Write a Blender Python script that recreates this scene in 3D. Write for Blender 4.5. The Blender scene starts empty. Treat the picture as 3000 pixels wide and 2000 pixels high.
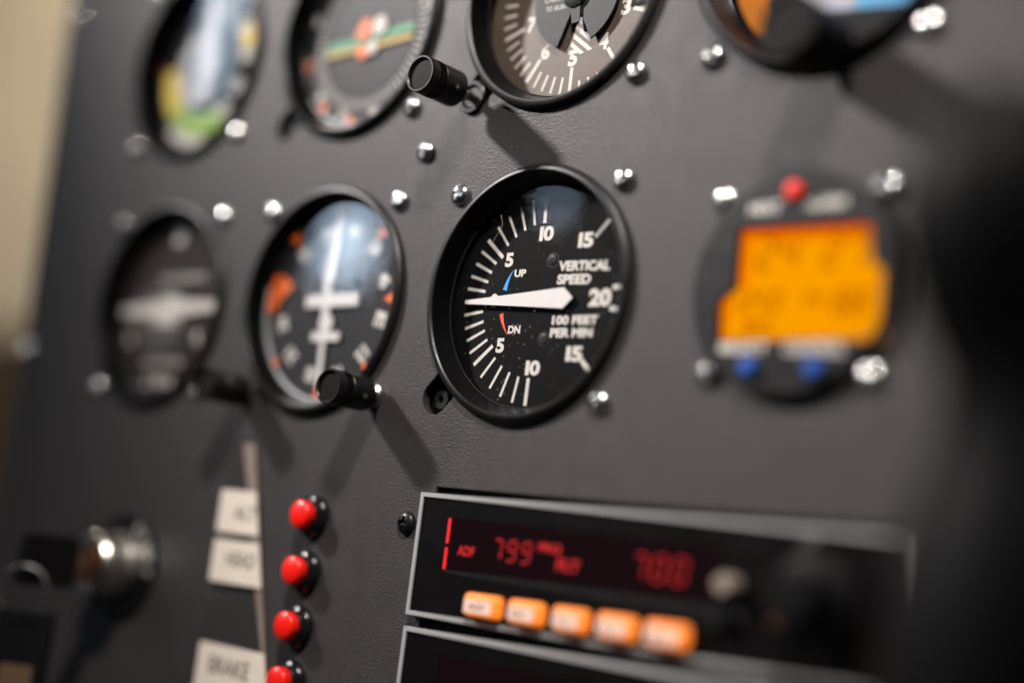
import bpy, bmesh, math, random
from mathutils import Vector, Matrix

random.seed(7)
S = bpy.context.scene
COL = S.collection
PI = math.pi

# ------------------------------------------------------------------ frame of reference
# Panel millimetres: x right, y up, z out of the panel.  World: metres, panel upright facing -Y.
def W(x, y, z=0.0):
    return Vector((x, -z, y)) * 0.001

# ------------------------------------------------------------------ camera
CAM = (286.105, -75.029, 318.166)
R0 = (0.74592723, 0.12128478, -0.65489127)
R1 = (0.00272914, 0.98271483, 0.18510568)
R2 = (0.66602186, -0.13986266, 0.73270275)
cam = bpy.data.cameras.new('camera')
camo = bpy.data.objects.new('camera', cam)
COL.objects.link(camo)
m = Matrix.Identity(4)
for j, a in enumerate((R0, R1, R2)):
    v = (a[0], -a[2], a[1])
    for i in range(3):
        m[i][j] = v[i]
m.translation = W(*CAM)
camo.matrix_world = m
cam.sensor_width = 36.0
cam.lens = 52.628
cam.clip_start = 0.01
cam.clip_end = 60.0
cam.dof.use_dof = True
cam.dof.focus_distance = 0.4455
cam.dof.aperture_fstop = 1.75
S.camera = camo

# ------------------------------------------------------------------ world, lamps, exposure
wd = bpy.data.worlds.new('World')
S.world = wd
wd.use_nodes = True
nt = wd.node_tree
bg = nt.nodes['Background']
tc = nt.nodes.new('ShaderNodeTexCoord')
sp = nt.nodes.new('ShaderNodeSeparateXYZ')
mr = nt.nodes.new('ShaderNodeMapRange')
mr.inputs[1].default_value = -0.4
mr.inputs[2].default_value = 1.0
rp = nt.nodes.new('ShaderNodeValToRGB')
rp.color_ramp.elements[0].color = (0.008, 0.008, 0.009, 1)
rp.color_ramp.elements[1].color = (0.070, 0.073, 0.080, 1)
nt.links.new(tc.outputs['Generated'], sp.inputs[0])
nt.links.new(sp.outputs['Z'], mr.inputs[0])
nt.links.new(mr.outputs[0], rp.inputs[0])
nt.links.new(rp.outputs[0], bg.inputs[0])
bg.inputs[1].default_value = 1.0

def lamp(name, pos, target, w, h, power, col):
    l = bpy.data.lights.new(name, 'AREA')
    l.shape = 'RECTANGLE'
    l.size, l.size_y = w, h
    l.energy = power
    l.color = col
    o = bpy.data.objects.new(name, l)
    COL.objects.link(o)
    o.location = pos
    o.rotation_euler = (target - pos).to_track_quat('-Z', 'Y').to_euler()
    return o

def unit(x, y, z):
    return Vector((x, -z, y)).normalized()

T0 = W(-20, 40, 0)
# main room lamp: from the upper left in front of the panel
sl = bpy.data.lights.new('ceiling_spot_main', 'SPOT')
sl.energy = 160.0
sl.color = (1.0, 0.935, 0.90)
sl.shadow_soft_size = 0.055
sl.spot_size = math.radians(21.5)
sl.spot_blend = 1.0
so = bpy.data.objects.new('ceiling_spot_main', sl)
COL.objects.link(so)
so.location = T0 + unit(-1.40, 1.06, 1.0) * 1.5
so.rotation_euler = (W(66, 60, 0) - so.location).to_track_quat('-Z', 'Y').to_euler()
# weaker lamp: from the upper right
sl = bpy.data.lights.new('ceiling_spot_second', 'SPOT')
sl.energy = 110.0
sl.color = (1.0, 0.93, 0.88)
sl.shadow_soft_size = 0.06
sl.spot_size = math.radians(26)
sl.spot_blend = 1.0
so = bpy.data.objects.new('ceiling_spot_second', sl)
COL.objects.link(so)
so.location = T0 + unit(0.62, 1.30, 1.0) * 1.3
so.rotation_euler = (W(15, 42, 0) - so.location).to_track_quat('-Z', 'Y').to_euler()

def window_lamp(name, px, py, dx, dy, dist, w, h, radiance, col):
    p = W(px, py, -3) + unit(dx, dy, 1.0) * dist
    return lamp(name, p, W(px, py, -3), w, h, radiance * PI * w * h, col)

window_lamp('window_light_a', 7, 35, -0.88, 0.345, 1.6, 0.04, 0.045, 11.0, (0.62, 0.80, 1.0))
window_lamp('window_light_b', -79, 24, -1.15, 0.31, 1.6, 0.11, 0.13, 18.0, (0.62, 0.80, 1.0))
window_lamp('window_light_c', -170, 118, -1.43, 0.60, 1.6, 0.05, 0.30, 15.0, (0.62, 0.80, 1.0))

lamp('added_wall_fill', W(-1150, 1000, -60), W(-1550, 330, -700), 0.25, 0.25, 9.0, (1.0, 0.93, 0.82))  # added unseen lamp behind the panel, put in to brighten the wall

window_lamp('window_light_d', -182, -5, -1.47, 0.22, 1.6, 0.07, 0.035, 6.0, (1.0, 0.90, 0.80))

S.view_settings.view_transform = 'Standard'
S.view_settings.look = 'None'
S.view_settings.exposure = 0.0
S.view_settings.gamma = 1.0
S.view_settings.use_curve_mapping = False
S.render.engine = 'CYCLES'
S.cycles.use_denoising = True
S.cycles.max_bounces = 8
S.cycles.transparent_max_bounces = 12
S.cycles.sample_clamp_indirect = 6.0
S.cycles.caustics_reflective = False
S.cycles.caustics_refractive = False

# ------------------------------------------------------------------ materials
def mat(name, col, rough=0.5, metal=0.0, emit=None, es=0.0, spec=0.5, coat=0.0):
    mt = bpy.data.materials.new(name)
    mt.use_nodes = True
    b = mt.node_tree.nodes['Principled BSDF']
    b.inputs['Base Color'].default_value = (*col, 1)
    b.inputs['Roughness'].default_value = rough
    b.inputs['Metallic'].default_value = metal
    b.inputs['Specular IOR Level'].default_value = spec
    if coat:
        b.inputs['Coat Weight'].default_value = coat
        b.inputs['Coat Roughness'].default_value = 0.08
    if emit:
        b.inputs['Emission Color'].default_value = (*emit, 1)
        b.inputs['Emission Strength'].default_value = es
    return mt

def grain(mt, scale, dist, colvar=0.0, strength=1.0, detail=3.0, roughvar=0.0):
    """fine bump, and an optional mottling of the colour"""
    t = mt.node_tree
    b = t.nodes['Principled BSDF']
    c = t.nodes.new('ShaderNodeTexCoord')
    n = t.nodes.new('ShaderNodeTexNoise')
    n.inputs['Scale'].default_value = scale
    n.inputs['Detail'].default_value = detail
    t.links.new(c.outputs['Object'], n.inputs['Vector'])
    bp = t.nodes.new('ShaderNodeBump')
    bp.inputs['Strength'].default_value = strength
    bp.inputs['Distance'].default_value = dist
    t.links.new(n.outputs['Fac'], bp.inputs['Height'])
    t.links.new(bp.outputs[0], b.inputs['Normal'])
    if colvar or roughvar:
        n2 = t.nodes.new('ShaderNodeTexNoise')
        n2.inputs['Scale'].default_value = scale * 0.07
        n2.inputs['Detail'].default_value = 6.0
        n2.inputs['Roughness'].default_value = 0.65
        t.links.new(c.outputs['Object'], n2.inputs['Vector'])
        if colvar:
            base = b.inputs['Base Color'].default_value[:]
            r = t.nodes.new('ShaderNodeValToRGB')
            r.color_ramp.elements[0].position = 0.3
            r.color_ramp.elements[1].position = 0.7
            r.color_ramp.elements[0].color = (*[v * (1 - colvar) for v in base[:3]], 1)
            r.color_ramp.elements[1].color = (*[min(1, v * (1 + colvar)) for v in base[:3]], 1)
            t.links.new(n2.outputs['Fac'], r.inputs[0])
            t.links.new(r.outputs[0], b.inputs['Base Color'])
        if roughvar:
            q = b.inputs['Roughness'].default_value
            mp = t.nodes.new('ShaderNodeMapRange')
            mp.inputs[1].default_value = 0.3
            mp.inputs[2].default_value = 0.7
            mp.inputs[3].default_value = max(0.02, q - roughvar)
            mp.inputs[4].default_value = min(1, q + roughvar)
            t.links.new(n2.outputs['Fac'], mp.inputs[0])
            t.links.new(mp.outputs[0], b.inputs['Roughness'])
    return mt

M = {}
M['panel'] = grain(mat('panel_paint', (0.0390, 0.0348, 0.0346), 0.48, spec=0.27), 1500, 0.00022, 0.06, 1.0, 3.0, 0.06)
def dust_specks(mt):
    """sparse pale dust specks over the paint"""
    t = mt.node_tree
    b = t.nodes['Principled BSDF']
    c = t.nodes.new('ShaderNodeTexCoord')
    v = t.nodes.new('ShaderNodeTexVoronoi')
    v.inputs['Scale'].default_value = 330
    t.links.new(c.outputs['Object'], v.inputs['Vector'])
    n = t.nodes.new('ShaderNodeTexNoise')
    n.inputs['Scale'].default_value = 45
    n.inputs['Detail'].default_value = 3
    t.links.new(c.outputs['Object'], n.inputs['Vector'])
    th = t.nodes.new('ShaderNodeMath'); th.operation = 'MULTIPLY_ADD'
    th.inputs[1].default_value = 0.35
    th.inputs[2].default_value = -0.145
    t.links.new(n.outputs['Fac'], th.inputs[0])
    lt = t.nodes.new('ShaderNodeMath'); lt.operation = 'LESS_THAN'
    t.links.new(v.outputs['Distance'], lt.inputs[0])
    t.links.new(th.outputs[0], lt.inputs[1])
    old = b.inputs['Base Color'].links[0].from_socket
    mx = t.nodes.new('ShaderNodeMix'); mx.data_type = 'RGBA'
    t.links.new(lt.outputs[0], mx.inputs[0])
    t.links.new(old, mx.inputs[6])
    mx.inputs[7].default_value = (0.16, 0.15, 0.14, 1)
    t.links.new(mx.outputs[2], b.inputs['Base Color'])
dust_specks(M['panel'])
M['black'] = grain(mat('black_anodised', (0.007, 0.0068, 0.0068), 0.40, spec=0.3), 2500, 0.00004, 0.0, 0.5, 2.0, 0.06)
M['bezel_grey'] = grain(mat('lit_black_bezel', (0.022, 0.0195, 0.018), 0.42, spec=0.4), 2500, 0.00005, 0.15)  # black rim coloured lighter to stand for lamp light on it
M['shroud'] = grain(mat('shroud_black', (0.0018, 0.0018, 0.002), 0.3, spec=0.12), 2500, 0.00002, 0.1)
M['black_matt'] = grain(mat('black_matt', (0.004, 0.004, 0.0045), 0.6, spec=0.15), 1500, 0.00003, 0.1)
M['plastic'] = grain(mat('black_plastic', (0.006, 0.006, 0.0065), 0.36, spec=0.3), 2200, 0.00003, 0.0, 0.4, 3.0, 0.08)
M['plastic_gloss'] = mat('glossy_black_plastic', (0.006, 0.006, 0.0065), 0.16)
M['gloss_ring'] = mat('ring_gloss', (0.05, 0.05, 0.055), 0.12, 0.6)
M['knob_face'] = grain(mat('knob_face_brown', (0.009, 0.0065, 0.006), 0.55, spec=0.07), 350, 0.00003, 0.5)
M['yoke'] = grain(mat('soft_black_rubber', (0.0018, 0.0018, 0.0020), 0.55, spec=0.12), 900, 0.00005, 0.1)
M['dial'] = grain(mat('dial_black', (0.0035, 0.0034, 0.0034), 0.6, spec=0.06), 2500, 0.00002, 0.15)
M['dial_sheen'] = grain(mat('dial_taupe_sheen', (0.088, 0.064, 0.048), 0.42, spec=0.30), 1500, 0.00003, 0.10)  # taupe base colour puts the lamp's tan sheen into the dial
M['dial_grey'] = grain(mat('dial_grey', (0.015, 0.015, 0.017), 0.5, spec=0.25), 2500, 0.00003, 0.1)
M['dial_brown'] = grain(mat('dial_brown', (0.022, 0.012, 0.009), 0.5, spec=0.2), 2500, 0.00002, 0.2)
M['white'] = grain(mat('marking_white', (0.58, 0.55, 0.51), 0.5, spec=0.2), 3000, 0.00001, 0.04)
M['needle'] = grain(mat('needle_white', (0.62, 0.60, 0.585), 0.45, spec=0.2), 3000, 0.00001, 0.03)
M['zinc'] = grain(mat('zinc_plate', (0.74, 0.74, 0.72), 0.17, 1.0), 1200, 0.00004, 0.2, 0.5, 2.0, 0.06)
M['steel'] = grain(mat('steel', (0.55, 0.53, 0.50), 0.25, 1.0), 1500, 0.00002, 0.15)
M['bright_ring'] = grain(mat('bright_inner_ring', (0.80, 0.81, 0.82), 0.35, 0.6), 1500, 0.00002, 0.15)
M['brass'] = grain(mat('worn_nickel', (0.80, 0.75, 0.66), 0.27, 1.0), 900, 0.00003, 0.2)
M['copper'] = mat('lock_face', (0.38, 0.16, 0.07), 0.35, 1.0)
M['grey_trim'] = grain(mat('silver_trim', (0.30, 0.30, 0.297), 0.5, 0.0, spec=0.3), 2000, 0.00001, 0.05)
M['gloss_black'] = grain(mat('radio_face_black', (0.003, 0.0025, 0.0025), 0.36, spec=0.12), 1500, 0.00001, 0.1, 0.4, 2.0, 0.05)
M['window_black'] = mat('display_window', (0.006, 0.002, 0.003), 0.12)
M['blue'] = mat('marking_blue', (0.03, 0.28, 0.72), 0.5)
M['red_mark'] = mat('marking_red', (0.80, 0.07, 0.02), 0.5)
M['orange_mark'] = mat('marking_orange', (0.78, 0.13, 0.012), 0.5)
M['yellow_mark'] = mat('marking_yellow', (0.70, 0.50, 0.015), 0.5)
M['green_mark'] = mat('marking_green', (0.22, 0.38, 0.03), 0.5)
M['green_bar'] = mat('bar_green', (0.015, 0.20, 0.09), 0.5)
M['yellow_bar'] = mat('bar_yellow', (0.40, 0.25, 0.012), 0.5)
M['red_cap'] = grain(mat('red_button_plastic', (0.88, 0.012, 0.006), 0.30, coat=0.25), 1500, 0.00001, 0.04)
M['red_small'] = mat('red_button_small', (0.72, 0.02, 0.01), 0.4)
M['blue_cap'] = mat('blue_button', (0.006, 0.07, 0.34), 0.4)
M['tag'] = grain(mat('cream_label', (0.76, 0.67, 0.565), 0.55), 1500, 0.00002, 0.04)
M['tan'] = grain(mat('tan_sheen_and_knob', (0.23, 0.18, 0.145), 0.5), 1500, 0.00002, 0.1)
M['ink'] = mat('label_ink', (0.10, 0.09, 0.075), 0.6)
M['led'] = mat('led_red', (0.2, 0, 0), 0.5, emit=(1.0, 0.004, 0.010), es=0.42)
M['led_edge'] = mat('led_edge_red', (0.3, 0, 0), 0.5, emit=(1.0, 0.012, 0.012), es=0.75)
M['lcd'] = mat('lcd_orange', (0.02, 0.004, 0.0), 0.8, emit=(1.0, 0.36, 0.0), es=0.93, spec=0.0)
M['lcd_edge'] = mat('lcd_edge_red', (0.1, 0.01, 0), 0.5, emit=(1.0, 0.10, 0.0), es=0.70, spec=0.0)
M['lcd_mid'] = mat('lcd_edge_orange', (0.02, 0.004, 0), 0.8, emit=(1.0, 0.24, 0.0), es=0.86, spec=0.0)
M['lcd_ink'] = mat('lcd_segment', (0.02, 0.006, 0.0), 0.7, emit=(1.0, 0.22, 0.0), es=0.50, spec=0.0)
M['key_glow'] = mat('button_glow', (0.45, 0.14, 0.03), 0.45, emit=(1.0, 0.21, 0.012), es=0.85, spec=0.2)
M['key_face'] = mat('button_face', (0.55, 0.42, 0.36), 0.5, emit=(1.0, 0.50, 0.30), es=0.30)
M['sky_blue'] = mat('horizon_blue', (0.06, 0.25, 0.46), 0.4, emit=(0.10, 0.40, 0.75), es=0.18)
M['sky_white'] = mat('horizon_white', (0.30, 0.31, 0.36), 0.4, emit=(0.5, 0.55, 0.75), es=0.03)
M['ground_orange'] = mat('horizon_orange', (0.62, 0.20, 0.02), 0.5)
M['wall'] = grain(mat('wall_beige', (0.64, 0.53, 0.38), 0.9), 55, 0.002, 0.30)
M['wood'] = grain(mat('dark_brown_wood', (0.07, 0.045, 0.025), 0.6), 30, 0.001, 0.3)
M['ochre'] = grain(mat('ochre_board', (0.11, 0.065, 0.03), 0.8), 20, 0.001, 0.2)
M['fibre'] = mat('fibre', (0.55, 0.50, 0.44), 0.8)
M['hole'] = mat('hole_black', (0.003, 0.003, 0.003), 0.9)

def glass_mat(name, dust=0.0):
    mt = bpy.data.materials.new(name)
    mt.use_nodes = True
    t = mt.node_tree
    t.nodes.clear()
    out = t.nodes.new('ShaderNodeOutputMaterial')
    tr = t.nodes.new('ShaderNodeBsdfTransparent')
    gl = t.nodes.new('ShaderNodeBsdfGlossy')
    gl.inputs['Roughness'].default_value = 0.03
    fr = t.nodes.new('ShaderNodeFresnel')
    ge = t.nodes.new('ShaderNodeNewGeometry')
    io = t.nodes.new('ShaderNodeMapRange')
    io.inputs[3].default_value = 1.5
    io.inputs[4].default_value = 1 / 1.5
    t.links.new(ge.outputs['Backfacing'], io.inputs[0])
    t.links.new(io.outputs[0], fr.inputs['IOR'])
    mx = t.nodes.new('ShaderNodeMixShader')
    t.links.new(fr.outputs[0], mx.inputs[0])
    t.links.new(tr.outputs[0], mx.inputs[1])
    t.links.new(gl.outputs[0], mx.inputs[2])
    last = mx
    if dust:
        c = t.nodes.new('ShaderNodeTexCoord')
        v = t.nodes.new('ShaderNodeTexVoronoi')
        v.inputs['Scale'].default_value = 520
        v.inputs['Randomness'].default_value = 1.0
        t.links.new(c.outputs['Object'], v.inputs['Vector'])
        n = t.nodes.new('ShaderNodeTexNoise')
        n.inputs['Scale'].default_value = 60
        n.inputs['Detail'].default_value = 4
        t.links.new(c.outputs['Object'], n.inputs['Vector'])
        th = t.nodes.new('ShaderNodeMath'); th.operation = 'MULTIPLY_ADD'
        th.inputs[1].default_value = 0.24
        th.inputs[2].default_value = -0.055
        t.links.new(n.outputs['Fac'], th.inputs[0])
        lt = t.nodes.new('ShaderNodeMath'); lt.operation = 'LESS_THAN'
        t.links.new(v.outputs['Distance'], lt.inputs[0])
        t.links.new(th.outputs[0], lt.inputs[1])
        sc = t.nodes.new('ShaderNodeMath'); sc.operation = 'MULTIPLY'
        sc.inputs[1].default_value = dust
        t.links.new(lt.outputs[0], sc.inputs[0])
        df = t.nodes.new('ShaderNodeBsdfDiffuse')
        df.inputs['Color'].default_value = (0.6, 0.58, 0.54, 1)
        m2 = t.nodes.new('ShaderNodeMixShader')
        t.links.new(sc.outputs[0], m2.inputs[0])
        t.links.new(mx.outputs[0], m2.inputs[1])
        t.links.new(df.outputs[0], m2.inputs[2])
        last = m2
    t.links.new(last.outputs[0], out.inputs[0])
    return mt

M['glass'] = glass_mat('cover_glass')
M['glass_dusty'] = glass_mat('cover_glass_dusty', 0.30)
M['clear'] = glass_mat('clear_plastic', 0.0)

# ------------------------------------------------------------------ mesh building (panel millimetres)
class MB:
    def __init__(s):
        s.v, s.f = [], []

    def add(s, vs, fs):
        b = len(s.v)
        s.v += [tuple(p) for p in vs]
        s.f += [tuple(b + i for i in f) for f in fs]
        return s

    def lathe(s, prof, n=96, c=(0, 0), a0=0.0, closed=False, caps=True):
        vs, fs = [], []
        k = len(prof)
        for r, z in prof:
            for i in range(n):
                a = a0 + 2 * PI * i / n
                vs.append((c[0] + r * math.cos(a), c[1] + r * math.sin(a), z))
        for j in range(k if closed else k - 1):
            j2 = (j + 1) % k
            for i in range(n):
                i2 = (i + 1) % n
                fs.append((j * n + i, j * n + i2, j2 * n + i2, j2 * n + i))
        if caps and not closed:
            if prof[0][0] > 1e-6:
                fs.append(tuple(reversed(range(n))))
            if prof[-1][0] > 1e-6:
                fs.append(tuple((k - 1) * n + i for i in range(n)))
        return s.add(vs, fs)

    def prism(s, pts, z0, z1):
        n = len(pts)
        a = sum(pts[i][0] * pts[(i + 1) % n][1] - pts[(i + 1) % n][0] * pts[i][1] for i in range(n))
        if a < 0:
            pts = list(reversed(pts))
        vs = [(x, y, z0) for x, y in pts] + [(x, y, z1) for x, y in pts]
        fs = [tuple(reversed(range(n))), tuple(range(n, 2 * n))]
        for i in range(n):
            j = (i + 1) % n
            fs.append((i, j, n + j, n + i))
        return s.add(vs, fs)

    def box(s, x0, x1, y0, y1, z0, z1):
        return s.prism([(x0, y0), (x1, y0), (x1, y1), (x0, y1)], z0, z1)

    def bar(s, x0, y0, x1, y1, w0, z0, z1, w1=None):
        w1 = w0 if w1 is None else w1
        dx, dy = x1 - x0, y1 - y0
        l = math.hypot(dx, dy)
        nx, ny = -dy / l / 2, dx / l / 2
        return s.prism([(x0 + nx * w0, y0 + ny * w0), (x0 - nx * w0, y0 - ny * w0),
                        (x1 - nx * w1, y1 - ny * w1), (x1 + nx * w1, y1 + ny * w1)], z0, z1)

    def arc(s, c, r0, r1, a0, a1, z0, z1, n=40, r0b=None, r1b=None):
        r0b = r0 if r0b is None else r0b
        r1b = r1 if r1b is None else r1b
        P, Q = [], []
        for i in range(n + 1):
            t = i / n
            a = math.radians(a0 + (a1 - a0) * t)
            ri, ro = r0 + (r0b - r0) * t, r1 + (r1b - r1) * t
            P.append((c[0] + ro * math.cos(a), c[1] + ro * math.sin(a)))
            Q.append((c[0] + ri * math.cos(a), c[1] + ri * math.sin(a)))
        vs, fs = [], []
        for i in range(n + 1):
            vs += [(*P[i], z0), (*Q[i], z0), (*P[i], z1), (*Q[i], z1)]
        for i in range(n):
            a, b = 4 * i, 4 * i + 4
            fs += [(a + 2, b + 2, b + 3, a + 3), (a, a + 1, b + 1, b), (a, b, b + 2, a + 2), (a + 1, a + 3, b + 3, b + 1)]
        fs += [(0, 2, 3, 1), (4 * n, 4 * n + 1, 4 * n + 3, 4 * n + 2)]
        return s.add(vs, fs)

    def tube(s, path, rad, n=12, close=False):
        P = [Vector(p) for p in path]
        k = len(P)
        rr = rad if hasattr(rad, '__len__') else [rad] * k
        vs, fs = [], []
        nrm = None
        for i in range(k):
            a = P[i - 1] if (i > 0 or close) else P[i]
            b = P[(i + 1) % k] if (i < k - 1 or close) else P[i]
            t = (b - a).normalized()
            if nrm is None:
                nrm = t.orthogonal().normalized()
            nrm = (nrm - t * nrm.dot(t)).normalized()
            bi = t.cross(nrm)
            for j in range(n):
                an = 2 * PI * j / n
                vs.append(P[i] + (nrm * math.cos(an) + bi * math.sin(an)) * rr[i])
        for i in range(k if close else k - 1):
            i2 = (i + 1) % k
            for j in range(n):
                j2 = (j + 1) % n
                fs.append((i * n + j, i * n + j2, i2 * n + j2, i2 * n + j))
        if not close:
            fs.append(tuple(reversed(range(n))))
            fs.append(tuple((k - 1) * n + j for j in range(n)))
        return s.add(vs, fs)

    def mesh(s, name, mt, smooth=0.6):
        me = bpy.data.meshes.new(name)
        me.from_pydata([W(*p) for p in s.v], [], s.f)
        me.materials.append(mt)
        bm = bmesh.new()
        bm.from_mesh(me)
        bmesh.ops.recalc_face_normals(bm, faces=bm.faces)
        bm.to_mesh(me)
        bm.free()
        if smooth:
            me.shade_smooth()
            me.set_sharp_from_angle(angle=smooth)
        me.update()
        return me

    def build(s, name, mt, parent=None, loc=(0, 0, 0), smooth=0.6, bevel=0.0):
        o = bpy.data.objects.new(name, s.mesh(name, mt, smooth))
        COL.objects.link(o)
        if parent:
            o.parent = parent
        o.location = W(*loc)
        if bevel:
            b = o.modifiers.new('bevel', 'BEVEL')
            b.width = bevel * 0.001
            b.segments = 3
            b.limit_method = 'ANGLE'
        return o

def text_geo(mb, body, box, z, bold=0.02, rot=0.0, space=1.0, h=0.03):
    """lettering fitted into box=(x0,x1,y0,y1)"""
    cu = bpy.data.curves.new('tmp', 'FONT')
    cu.body = body
    cu.offset = bold
    cu.space_character = space
    cu.resolution_u = 4
    o = bpy.data.objects.new('tmp', cu)
    COL.objects.link(o)
    bpy.context.view_layer.update()
    ev = o.evaluated_get(bpy.context.evaluated_depsgraph_get())
    me = ev.to_mesh()
    vs = [v.co.copy() for v in me.vertices]
    fs = [tuple(p.vertices) for p in me.polygons]
    ev.to_mesh_clear()
    bpy.data.objects.remove(o)
    bpy.data.curves.remove(cu)
    if not vs:
        return mb
    xa, xb = min(v.x for v in vs), max(v.x for v in vs)
    ya, yb = min(v.y for v in vs), max(v.y for v in vs)
    x0, x1, y0, y1 = box
    cx, cy = (x0 + x1) / 2, (y0 + y1) / 2
    c, s_ = math.cos(math.radians(rot)), math.sin(math.radians(rot))
    out = []
    for v in vs:
        px = x0 + (v.x - xa) / (xb - xa) * (x1 - x0) - cx
        py = y0 + (v.y - ya) / (yb - ya) * (y1 - y0) - cy
        out.append((cx + px * c - py * s_, cy + px * s_ + py * c, z))
    return mb.add(out, fs)

SEG = {'0': 'abcdef', '1': 'bc', '2': 'abged', '3': 'abgcd', '4': 'fgbc', '5': 'afgcd', '6': 'afgedc', '7': 'abc', '8': 'abcdefg', '9': 'abcdfg'}
def seven(mb, txt, x, y, w, h, gap, t, z, slant=0.12):
    for ch in txt:
        if ch != ' ':
            seg = {'a': (0, h, w, h), 'b': (w, h, w, h / 2), 'c': (w, h / 2, w, 0), 'd': (0, 0, w, 0),
                   'e': (0, 0, 0, h / 2), 'f': (0, h / 2, 0, h), 'g': (0, h / 2, w, h / 2)}
            for q in SEG[ch]:
                x0, y0, x1, y1 = seg[q]
                e = 0.12
                xa, xb = x0 + (x1 - x0) * e, x1 - (x1 - x0) * e
                ya, yb = y0 + (y1 - y0) * e, y1 - (y1 - y0) * e
                mb.bar(x + xa + ya * slant, y + ya, x + xb + yb * slant, y + yb, t, z, z + 0.05)
        x += w + gap
    return mb

def thing(name, label, cat, loc, group=None):
    o = bpy.data.objects.new(name, None)
    o.empty_display_size = 0.01
    COL.objects.link(o)
    o.location = W(*loc)
    o['label'] = label
    o['category'] = cat
    if group:
        o['group'] = group
    return o

def tag(o, label, cat, group=None):
    o['label'] = label
    o['category'] = cat
    if group:
        o['group'] = group
    return o

def structure(o):
    o['kind'] = 'structure'
    return o

# ------------------------------------------------------------------ setting: panel sheet, wall behind
HV = 31.45
INS = {'A': (-180.2, 0), 'H': (-89.8, 0), 'V': (0, 0), 'S': (-180.2, 94), 'N': (-89.8, 93.8), 'T': (0, 94), 'G': (88.6, 94.9)}
ENG = (89.5, 0)

def hole_circle(c, r, n=72):
    return [(c[0] + r * math.cos(2 * PI * i / n), c[1] + r * math.sin(2 * PI * i / n)) for i in range(n)]

def hole_keyed(c, r, rt, d=44.5):
    """round cut-out with a rounded slot towards the lower left"""
    a0 = math.radians(225)
    dl = math.asin(rt / r)
    pts = []
    n = 72
    for i in range(n + 1):
        a = a0 + dl + (2 * PI - 2 * dl) * i / n
        pts.append((c[0] + r * math.cos(a), c[1] + r * math.sin(a)))
    e = (c[0] + d * math.cos(a0), c[1] + d * math.sin(a0))
    for i in range(17):
        a = a0 - PI / 2 + PI * i / 16
        pts.append((e[0] + rt * math.cos(a), e[1] + rt * math.sin(a)))
    return pts

def plate(name, outline, holes, z0, z1, mt):
    cu = bpy.data.curves.new(name, 'CURVE')
    cu.dimensions = '2D'
    cu.fill_mode = 'BOTH'
    for pts in [outline] + holes:
        sp_ = cu.splines.new('POLY')
        sp_.points.add(len(pts) - 1)
        for p, q in zip(sp_.points, pts):
            p.co = (q[0], q[1], 0, 1)
        sp_.use_cyclic_u = True
    cu.extrude = (z1 - z0) / 2 - 0.12
    cu.bevel_depth = 0.12
    cu.bevel_resolution = 2
    cu.offset = -0.12
    o = bpy.data.objects.new('tmp', cu)
    COL.objects.link(o)
    bpy.context.view_layer.update()
    ev = o.evaluated_get(bpy.context.evaluated_depsgraph_get())
    me = ev.to_mesh()
    mb = MB().add([(v.co.x, v.co.y, v.co.z + (z0 + z1) / 2) for v in me.vertices], [tuple(p.vertices) for p in me.polygons])
    ev.to_mesh_clear()
    bpy.data.objects.remove(o)
    bpy.data.curves.remove(cu)
    return mb.build(name, mt, smooth=0.5)

holes = [hole_circle(INS[k], 37.2) for k in 'AHSG']
holes += [hole_keyed(INS[k], 37.2, 5.2) for k in 'VNT']
holes += [hole_circle(ENG, 27.6)]
holes += [[(-26, -150), (124, -150), (124, -57.9), (-26, -57.9)]]
outline = [(-290, 230), (-279.4, 137), (-268.2, -62), (-262, -190), (300, -190), (300, 230)]
structure(plate('panel', outline, holes, -3.0, 0.0, M['panel']))

wall = MB().box(-2600, 900, 134, 1800, -760, -700).build('wall', M['wall'])
structure(wall)
floor = MB().box(-2600, 900, -900, 134, -780, -690).build('wall_base', M['wood'])
structure(floor)

# ------------------------------------------------------------------ screws
def screw_mesh(name, r, h, mt, cross=True):
    prof = [(0, -3.0), (1.4, -3.0), (1.4, 0.02), (r, 0.02), (r, 0.35)]
    for i in range(1, 9):
        a = i / 8 * PI / 2
        prof.append((r * math.cos(a) ** 0.9 if i < 8 else 0.0, 0.35 + (h - 0.35) * math.sin(a)))
    mb = MB().lathe(prof, 40)
    o = mb.build(name, mt)
    c = MB()
    w, l = r * 0.33, r * 1.2
    for ang in (0.3, 0.3 + PI / 2):
        c.bar(-l / 2 * math.cos(ang), -l / 2 * math.sin(ang), l / 2 * math.cos(ang), l / 2 * math.sin(ang), w, h - 0.95, h + 1)
    c.lathe([(0, h - 1.3), (r * 0.3, h - 0.5), (r * 0.3, h + 1), (0, h + 1)], 16)
    # the two slots and the cone as separate cutters
    me_all = o.data
    cut = []
    for ang in (0.3, 0.3 + PI / 2):
        b_ = MB().bar(-l / 2 * math.cos(ang), -l / 2 * math.sin(ang), l / 2 * math.cos(ang), l / 2 * math.sin(ang), w, h - 0.95, h + 1)
        cut.append(b_.build('cut', mt, smooth=0))
    cut.append(MB().lathe([(0, h - 1.4), (r * 0.30, h - 0.5), (r * 0.30, h + 1), (0, h + 1)], 16).build('cut', mt, smooth=0))
    for k in cut:
        md = o.modifiers.new('b', 'BOOLEAN')
        md.operation = 'DIFFERENCE'
        md.object = k
        md.solver = 'EXACT'
    bpy.context.view_layer.update()
    me = bpy.data.meshes.new_from_object(o.evaluated_get(bpy.context.evaluated_depsgraph_get()))
    me.name = name
    bpy.data.objects.remove(o)
    for k in cut:
        bpy.data.objects.remove(k)
    me.shade_smooth()
    me.set_sharp_from_angle(angle=0.5)
    me.materials.clear()
    me.materials.append(mt)
    return me

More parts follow.
